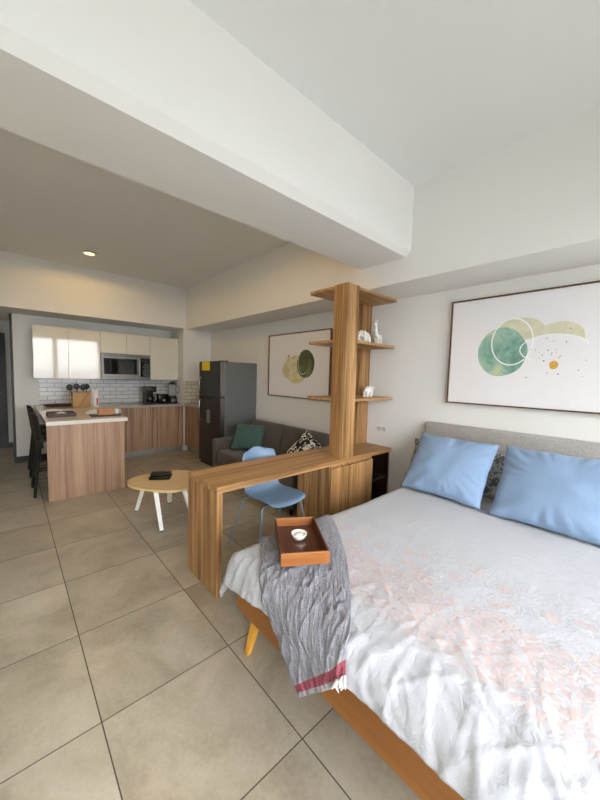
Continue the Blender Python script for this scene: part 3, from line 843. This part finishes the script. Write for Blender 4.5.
# the worktop and base units
t = thing('kitchen_worktop', 'pale grey L shaped worktop running from peninsula to fridge', 'worktop', (1.9, 6.2, .86))
bm = B(); prism(bm, [(1.103, 5.965), (2.44, 5.965), (2.44, YB-.012), (1.103, YB-.012)], .868, .902)
prism(bm, [(2.44, 5.13), (XR-.012, 5.13), (XR-.012, 5.985), (2.44, 5.985)], .868, .902)
obj('worktop_slab', bm, M['greytop'], t)
LB = ['greyed oak base cabinet under the worktop, beside the peninsula', 'greyed oak base cabinet under the coffee maker', 'greyed oak base cabinet under the blender', 'greyed oak base cabinet against the right wall next to the fridge']
for i, (x0, x1) in enumerate(((1.105, 1.545), (1.548, 1.97), (1.973, 2.46))):
    t = thing('base_cabinet', LB[i], 'cabinet', ((x0+x1)/2, 6.3, 0)); x1 = min(x1, 2.446)
    box_obj('cabinet_body', (x0, 6.003, .1), (min(x1, 2.447), YB-.02, .866), M['kitz'], t)
    box_obj('cabinet_door', (x0+.002, 5.982, .115), (x1-.002, 6.001, .862), M['kitz'], t, .0015)
    box_obj('toe_kick', (x0, 6.03, 0), (min(x1, 2.447), 6.045, .099), M['kick'], t)
t = thing('base_cabinet', LB[3], 'cabinet', (2.7, 5.55, 0))
box_obj('cabinet_body', (2.49, 5.14, .1), (XR-.01, 5.97, .866), M['kitz'], t)
box_obj('cabinet_door', (2.465, 5.142, .115), (2.488, 5.96, .862), M['kitz'], t, .0015)
box_obj('toe_kick', (2.52, 5.14, 0), (2.535, 5.97, .099), M['kick'], t)
# wall units
YU = 6.24
k = YU/6.4
WX = [.279, .711, 1.147, 1.546, 1.936, 2.447]
LU = ['glossy cream wall cabinet at the left end above the peninsula', 'glossy cream wall cabinet between the left end one and the microwave', 'short glossy cream wall cabinet above the left half of the microwave',
      'short glossy cream wall cabinet above the right half of the microwave', 'glossy cream wall cabinet right of the microwave above the blender']
for i in range(5):
    z0 = 1.785 if i in (2, 3) else 1.345
    x0, x1 = WX[i], WX[i+1]
    t = thing('wall_cabinet', LU[i], 'cabinet', ((x0+x1)/2, YU+.2, z0))
    box_obj('cabinet_body', (x0, YU+.02, z0), (x1-.001, YB-.01, 2.135), M['gloss'], t)
    box_obj('cabinet_door', (x0+.0015, YU, z0), (x1-.0025, YU+.019, 2.135), M['gloss'], t, .0012)
# microwave
mx0, mx1, mz0, mz1 = 1.152, 1.930, 1.345, 1.775
t = thing('microwave', 'stainless over-the-range microwave between the cream wall cabinets', 'microwave', ((mx0+mx1)/2, YU+.2, mz0))
box_obj('microwave_body', (mx0, YU+.005, mz0), (mx1, YB-.01, mz1), M['darksteel'], t, .003)
d = box_obj('microwave_door', (mx0+.01, YU-.02, mz0+.045), (mx1-.17, YU+.003, mz1-.05), M['darksteel'], t, .004)
box_obj('door_window', (mx0+.035, YU-.024, mz0+.085), (mx1-.225, YU-.019, mz1-.075), M['glassblack'], d)
bm = B(); hx = mx1-.192; tube(bm, [(hx, YU-.02, mz0+.07), (hx, YU-.055, mz0+.085), (hx, YU-.055, mz1-.085), (hx, YU-.02, mz1-.07)], .010); obj('door_handle', bm, M['steel'], d, smooth=True)
p = box_obj('control_panel', (mx1-.165, YU-.02, mz0+.045), (mx1-.008, YU+.003, mz1-.05), M['glassblack'], t, .003)
box_obj('display', (mx1-.135, YU-.0225, mz1-.115), (mx1-.035, YU-.019, mz1-.075), plain('dim_display', (46, 54, 58), .2), p)
for r in range(4):
    for c in range(3): box_obj('key', (mx1-.138+.036*c, YU-.0225, mz0+.075+.045*r), (mx1-.112+.036*c, YU-.019, mz0+.10+.045*r), plain('key_grey', (58, 58, 60), .5) if r+c == 0 else bpy.data.materials['key_grey'], p)
bm = B()
for q in range(14): box(bm, (mx0+.05+.049*q, YU+.002, mz1-.035), (mx0+.085+.049*q, YU+.006, mz1-.022))
obj('vent_grille', bm, M['black'], t)

# fridge
FX0, FX1, FY0, FY1, FZ = 2.35, 3.0, 4.37, 5.10, 1.68
t = thing('fridge', 'tall grey two door fridge with yellow label between sofa and worktop', 'fridge', (2.68, 4.74, 0))
box_obj('fridge_body', (FX0+.075, FY0, .03), (FX1, FY1, FZ-.012), M['fridge'], t, .004)
dk = box_obj('fridge_door', (FX0, FY0+.003, .05), (FX0+.072, FY1-.003, 1.128), M['fridgedark'], t, .008)
fz = box_obj('freezer_door', (FX0, FY0+.003, 1.14), (FX0+.072, FY1-.003, FZ), M['fridgedark'], t, .008)
for par, z0, z1 in ((dk, .06, 1.12), (fz, 1.15, FZ-.008)):
    box_obj('edge_strip', (FX0+.008, FY0-.003, z0), (FX0+.066, FY0+.004, z1), M['steel'], par)
    a, b = (.72, 1.06) if par is dk else (1.2, 1.42)
    bm = B(); tube(bm, [(FX0, FY1-.08, a), (FX0-.035, FY1-.08, a+.015), (FX0-.035, FY1-.08, b-.015), (FX0, FY1-.08, b)], .011); obj('door_handle', bm, M['steel'], par, smooth=True)
box_obj('energy_label', (FX0-.003, 4.72, 1.535), (FX0, 4.99, FZ-.006), M['yellow'], fz)
box_obj('water_dispenser', (FX0-.006, 4.71, .70), (FX0, 4.81, .91), M['alu'], dk)
bm = B(); box(bm, (FX0+.02, FY0+.02, 0), (FX1-.02, FY1-.02, .029)); obj('plinth', bm, M['black'], t)
bm = B(); box(bm, (FX0+.03, FY0+.05, FZ-.012), (FX0+.16, FY0+.12, FZ+.008), .004); obj('hinge_cover', bm, M['black'], t)

# ------------------------------------------------------------------ things on the counters
Z1, Z2 = .9055, .9025
def pill(bm, lo, hi, bev, mat=0, seg=3): box(bm, lo, hi, bev, mat, seg=seg)
bm = B(); lathe(bm, [(0, 0), (.165, 0), (.2, .022), (.205, .034), (.195, .034), (.165, .012), (0, .012)], (.59, 6.30, Z1), 40, sx=1.05, sy=.6)
tag(obj('oval_platter', bm, M['darkwood'], None, smooth=True), 'dark wooden oval platter at the back of the peninsula by the tiles', 'platter')
t = thing('wicker_holder', 'tan woven basket of black kitchen utensils on the peninsula', 'utensil holder', (.86, 6.0, Z1))
bm = B()
lo, hi = Vector((.715, 5.93, Z1)), Vector((.945, 6.07, Z1+.235))
box(bm, lo, (hi.x, hi.y, lo.z+.01)); 
for a, b in (((lo.x, lo.y), (hi.x, lo.y+.012)), ((lo.x, hi.y-.012), (hi.x, hi.y)), ((lo.x, lo.y+.012), (lo.x+.012, hi.y-.012)), ((hi.x-.012, lo.y+.012), (hi.x, hi.y-.012))):
    box(bm, (a[0], a[1], lo.z+.01), (b[0], b[1], hi.z))
obj('basket', bm, M['wicker'], t)
bm = B(); tube(bm, [(.79, 5.92, Z1+.02), (.95, 5.915, Z1+.27)], .009); obj('handle_band', bm, M['caramel'], t, smooth=True)
LUT = ['black spatula leaning left out of the wicker basket', 'black ladle in the middle of the wicker basket', 'black slotted spoon standing at the back of the wicker basket', 'black turner leaning right out of the wicker basket']
for i, (x, dx, hd) in enumerate(((.755, -.06, .05), (.80, -.02, .045), (.85, .01, .05), (.895, .012, .045))):
    t = thing('kitchen_utensil', LUT[i], 'utensil', (x, 5.99+.008*i, Z1+.012), 'black utensils in the wicker basket')
    p0 = Vector((x, 5.99+.008*i, Z1+.012)); p1 = p0+Vector((dx, 0, .27+.012*(i % 2)))
    bm = B(); tube(bm, [p0, p1], .006); obj('handle', bm, M['black'], t, smooth=True)
    bm = B(); ell(bm, p1+Vector((dx*.15, 0, .03)), (.042, .012, hd)); obj('head', bm, M['black'], t, smooth='all')
t = thing('paper_towel_roll', 'white kitchen roll with red print standing right of the wicker basket', 'paper towel', (1.02, 6.0, Z1))
bm = B(); lathe(bm, [(.012, 0), (.05, 0), (.052, .01), (.052, .265), (.048, .27), (.012, .27)], (1.02, 6.0, Z1), 32); obj('roll', bm, M['white'], t, smooth=True)
bm = B(); lathe(bm, [(0, .0), (.010, 0), (.010, .29), (.02, .295), (.02, .315), (0, .32)], (1.02, 6.0, Z1), 20); obj('spindle', bm, M['alu'], t, smooth=True)
bm = B(); box(bm, (1.025, 5.9435, Z1+.03), (1.047, 5.951, Z1+.14)); obj('printed_mark', bm, M['red'], t)
t = thing('serving_tray', 'low dark wooden tray with a white napkin at the near left of the peninsula', 'tray', (.47, 4.98, Z1))
bm = B(); box(bm, (.335, 4.83, Z1), (.615, 5.12, Z1+.01)); 
for a, b in (((.335, 4.83), (.615, 4.842)), ((.335, 5.108), (.615, 5.12)), ((.335, 4.842), (.347, 5.108)), ((.603, 4.842), (.615, 5.108))): box(bm, (a[0], a[1], Z1+.01), (b[0], b[1], Z1+.045))
obj('tray_body', bm, M['darkwood'], t)
bm = cloth_grid(0, 1, 0, 1, 16, 16, lambda s, q: (Vector((.40+.15*s, 4.88+.17*q, Z1+.02+.03*max(0, math.sin(s*PI)*math.sin(q*PI))+.006*noise.noise((s*4, q*4, 0)))), (s, q)))
o = obj('napkin', bm, M['white'], None, smooth='all'); md = o.modifiers.new('thick', 'SOLIDIFY'); md.thickness = .004
tag(o, 'folded white napkin in the low dark tray on the peninsula', 'napkin')
bm = B(); pill(bm, (.75, 4.66, Z1), (1.085, 4.86, Z1+.014), .004)
tag(obj('slate_board', bm, M['black'], None), 'flat black board under the caramel wooden box on the peninsula', 'board')
t = thing('wooden_box', 'small caramel wooden box on the black board at the peninsula corner', 'box', (.92, 4.76, Z1+.0145))
bm = B(); pill(bm, (.83, 4.70, Z1+.0145), (1.01, 4.80, Z1+.075), .005); obj('box_body', bm, M['caramel'], t)
bm = B(); pill(bm, (.826, 4.696, Z1+.0755), (1.014, 4.804, Z1+.09), .004); obj('box_lid', bm, M['caramel'], t)
bm = B(); tube(bm, [(.85, 4.75, Z1+.09), (.86, 4.75, Z1+.115), (.885, 4.75, Z1+.12)], .006); obj('scoop_handle', bm, M['caramel'], t, smooth=True)
t = thing('white_cup', 'white cup at the right of the caramel box on the black board', 'cup', (1.045, 4.76, Z1+.0145))
bm = B(); lathe(bm, [(0, 0), (.022, 0), (.03, .02), (.034, .065), (.031, .065), (.026, .02), (0, .008)], (1.045, 4.76, Z1+.0145), 24); obj('cup_body', bm, M['ceramic'], t, smooth='all')
bm = B(); tube(bm, [(1.076, 4.76, Z1+.065), (1.098, 4.76, Z1+.06), (1.095, 4.76, Z1+.035), (1.074, 4.76, Z1+.03)], .004); obj('handle', bm, M['ceramic'], t, smooth=True)
bm = B()
bm = cloth_grid(0, 1, 0, 1, 20, 14, lambda s, q: (Vector((.74+.24*s, 4.93+.22*q, Z1+.004+.05*max(0, math.sin(s*PI))**.7*max(0, math.sin(q*PI))+.012*noise.noise((s*5, q*5, 2))*math.sin(s*PI))), (s, q)))
o = obj('tea_towel', bm, M['white'], None, smooth='all'); md = o.modifiers.new('thick', 'SOLIDIFY'); md.thickness = .004; md.offset = 1
tag(o, 'rumpled white tea towel behind the caramel box on the peninsula', 'towel')
# coffee maker
x, y = 1.90, 6.20
t = thing('coffee_maker', 'black drip coffee maker on the worktop left of the toaster', 'coffee maker', (x, y, Z2))
bm = B(); pill(bm, (x-.09, y-.11, Z2), (x+.09, y+.11, Z2+.03), .008); pill(bm, (x-.085, y+.03, Z2+.03), (x+.085, y+.11, Z2+.24), .008); pill(bm, (x-.095, y-.11, Z2+.22), (x+.095, y+.11, Z2+.32), .014)
obj('machine_body', bm, M['black'], t, smooth=True)
bm = B(); lathe(bm, [(0, .032), (.06, .032), (.07, .07), (.066, .13), (.048, .165), (.044, .18), (0, .18)], (x, y-.04, Z2), 28)
cf = obj('carafe', bm, M['glassblack'], t, smooth=True)
bm = B(); tube(bm, [(x+.045, y-.08, Z2+.165), (x+.085, y-.10, Z2+.15), (x+.085, y-.10, Z2+.08), (x+.06, y-.08, Z2+.06)], .008); obj('carafe_handle', bm, M['alu'], cf, smooth=True)
# toaster
x, y = 2.115, 6.20
t = thing('toaster', 'black toaster between coffee maker and blender', 'toaster', (x, y, Z2))
bm = B(); pill(bm, (x-.10, y-.13, Z2+.01), (x+.10, y+.13, Z2+.185), .03, seg=4); obj('toaster_body', bm, M['blackgloss'], t, smooth=True)
bm = B(); box(bm, (x-.045, y-.10, Z2+.183), (x-.015, y+.10, Z2+.187)); box(bm, (x+.015, y-.10, Z2+.183), (x+.045, y+.10, Z2+.187)); obj('slots', bm, M['steel'], t)
bm = B(); box(bm, (x-.09, y-.12, Z2), (x+.09, y+.12, Z2+.0095)); obj('foot_plate', bm, M['black'], t)
bm = B(); tube(bm, [(x, y-.13, Z2+.07), (x, y-.148, Z2+.07)], .022, 18); obj('knob', bm, M['alu'], t, smooth=True)
# blender
x, y = 2.315, 6.19
t = thing('countertop_blender', 'black blender with clear jug at the right end of the worktop', 'blender', (x, y, Z2))
bm = B(); lathe(bm, [(0, 0), (.09, 0), (.092, .02), (.078, .10), (.06, .145), (0, .145)], (x, y, Z2), 28); bs = obj('motor_base', bm, M['black'], t, smooth=True)
bm = B(); box(bm, (x-.04, y-.092, Z2+.04), (x+.04, y-.078, Z2+.085), .004); obj('control_plate', bm, M['steel'], bs)
bm = B(); lathe(bm, [(.055, .146), (.058, .15), (.082, .36), (.079, .36), (.054, .155), (0, .152)], (x, y, Z2), 28); jg = obj('jug', bm, M['clear'], t, smooth='all')
bm = B(); tube(bm, [(x+.078, y-.01, Z2+.33), (x+.125, y-.02, Z2+.32), (x+.118, y-.02, Z2+.2), (x+.068, y-.01, Z2+.19)], .009); obj('jug_handle', bm, M['clear'], jg, smooth=True)
bm = B(); lathe(bm, [(0, .361), (.084, .361), (.084, .378), (.05, .382), (.045, .40), (0, .402)], (x, y, Z2), 28); obj('lid', bm, M['black'], t, smooth=True)
# pan
x, y = 2.74, 5.62
t = thing('frying_pan', 'dark shallow pan on the worktop beside the fridge', 'pan', (x, y, Z2))
bm = B(); lathe(bm, [(0, 0), (.12, 0), (.15, .045), (.146, .045), (.117, .006), (0, .006)], (x, y, Z2), 32); obj('pan_body', bm, M['black'], t, smooth='all')
bm = B(); tube(bm, [(x-.14, y-.03, Z2+.038), (x-.22, y-.08, Z2+.05)], .010); obj('pan_handle', bm, M['black'], t, smooth=True)

# ------------------------------------------------------------------ bar stools
def stool(x, y, label):
    t = thing('bar_stool', label, 'bar stool', (x, y, 0), 'black bar stools at the peninsula')
    P = Vector((x, y, 0)); sz = .66
    bm = B(); pill(bm, P+Vector((-.18, -.19, sz-.03)), P+Vector((.18, .19, sz)), .014); obj('seat', bm, M['black'], t, smooth=True)
    bm = B(); g = []
    for i in range(11):
        z = sz-.10+.41*i/10; row = []
        for j in range(13):
            s = j/6-1
            row.append(bm.verts.new(P+Vector((-.178-.05*i/10+.05*s*s, s*(.185+.01*i/10), z-.03*s*s*(i/10)))))
        g.append(row)
    for i in range(10):
        for j in range(12): bm.faces.new((g[i][j], g[i+1][j], g[i+1][j+1], g[i][j+1]))
    o = obj('backrest', bm, M['black'], t, smooth='all'); md = o.modifiers.new('thick', 'SOLIDIFY'); md.thickness = .014
    for sx in (-1, 1):
        for sy in (-1, 1):
            bm = B(); tube(bm, [P+Vector((sx*.215, sy*.215, 0)), P+Vector((sx*.15, sy*.15, sz-.03))], [.014, .02], 8); obj('leg', bm, M['black'], t, smooth=True)
    bm = B(); q = .195
    tube(bm, [P+Vector((-q, -q, .2)), P+Vector((q, -q, .2)), P+Vector((q, q, .2)), P+Vector((-q, q, .2)), P+Vector((-q, -q, .2))], .008, 8, cap=False); obj('foot_ring', bm, M['black'], t, smooth=True)
    return t
stool(.40, 4.92, 'black bar stool at the peninsula, the nearest to the camera')
stool(.40, 5.42, 'black bar stool at the peninsula, middle one of the three')
stool(.40, 5.92, 'black bar stool at the peninsula, the farthest one beside the tiled wall')

# ------------------------------------------------------------------ daylight, lamp, camera
w = bpy.data.worlds.new('daylight'); SC.world = w; w.use_nodes = True
n, l = w.node_tree.nodes, w.node_tree.links
bg = n['Background']
tc = n.new('ShaderNodeTexCoord'); sp = n.new('ShaderNodeSeparateXYZ'); l.new(tc.outputs['Generated'], sp.inputs[0])
rp = n.new('ShaderNodeValToRGB'); e = rp.color_ramp.elements
mr = n.new('ShaderNodeMapRange'); mr.inputs[1].default_value = -1; l.new(sp.outputs[2], mr.inputs[0]); l.new(mr.outputs[0], rp.inputs[0])
e[0].position = .0; e[0].color = (.10, .10, .10, 1); e[1].position = 1; e[1].color = (1.25, 1.31, 1.36, 1)
for p, c in ((.44, (.16, .17, .17, 1)), (.497, (.34, .37, .40, 1)), (.503, (.56, .58, .60, 1)), (.60, (.68, .705, .725, 1)), (.75, (1.0, 1.045, 1.08, 1))):
    q = e.new(p); q.color = c
l.new(rp.outputs[0], bg.inputs[0]); bg.inputs[1].default_value = WORLD
def light(name, typ, loc, rot, **kw):
    d = bpy.data.lights.new(name, typ); o = bpy.data.objects.new(name, d); C.objects.link(o); o.location = loc; o.rotation_euler = rot
    for k_, v in kw.items(): setattr(d, k_, v)
    return o
po = light('window_portal', 'AREA', ((W0+W1)/2, YF-.16, (WZ0+WZ1)/2), (-PI/2, 0, 0), shape='RECTANGLE', size=W1-W0, size_y=WZ1-WZ0)
po.data.cycles.is_portal = True
for ly in (5.19, 2.78): light('downlight_beam', 'SPOT', (.845, ly, ZC-.03), (0, 0, 0), energy=LAMP if ly < 4 else LAMP*.55, color=(1, .62, .20), spot_size=3.1, spot_blend=.25, shadow_soft_size=.05)  # spot above the desk is an added warm fill; the kitchen one is real

cam = bpy.data.cameras.new('camera'); co = bpy.data.objects.new('camera', cam); C.objects.link(co); SC.camera = co
cam.sensor_fit = 'VERTICAL'; cam.sensor_height = 36; cam.lens = 321.53/800*36; cam.clip_start = .02
ya, pi_, ro = (math.radians(v) for v in (42.217, -4.1924, 1.5747))
f = Vector((math.sin(ya)*math.cos(pi_), math.cos(ya)*math.cos(pi_), math.sin(pi_)))
r = Vector((math.cos(ya), -math.sin(ya), 0)); u = r.cross(f)
r2 = math.cos(ro)*r+math.sin(ro)*u; u2 = -math.sin(ro)*r+math.cos(ro)*u
mt = Matrix((r2, u2, -f)).transposed().to_4x4(); mt.translation = (0, 0, 1.48); co.matrix_world = mt
vs = SC.view_settings
SC.display_settings.display_device = 'sRGB'; vs.view_transform = 'Standard'; vs.look = 'None'; vs.gamma = 1; vs.exposure = EXPO; vs.use_curve_mapping = False
SC.cycles.use_denoising = True
SC.cycles.max_bounces = 10; SC.cycles.diffuse_bounces = 4; SC.cycles.sample_clamp_indirect = 8
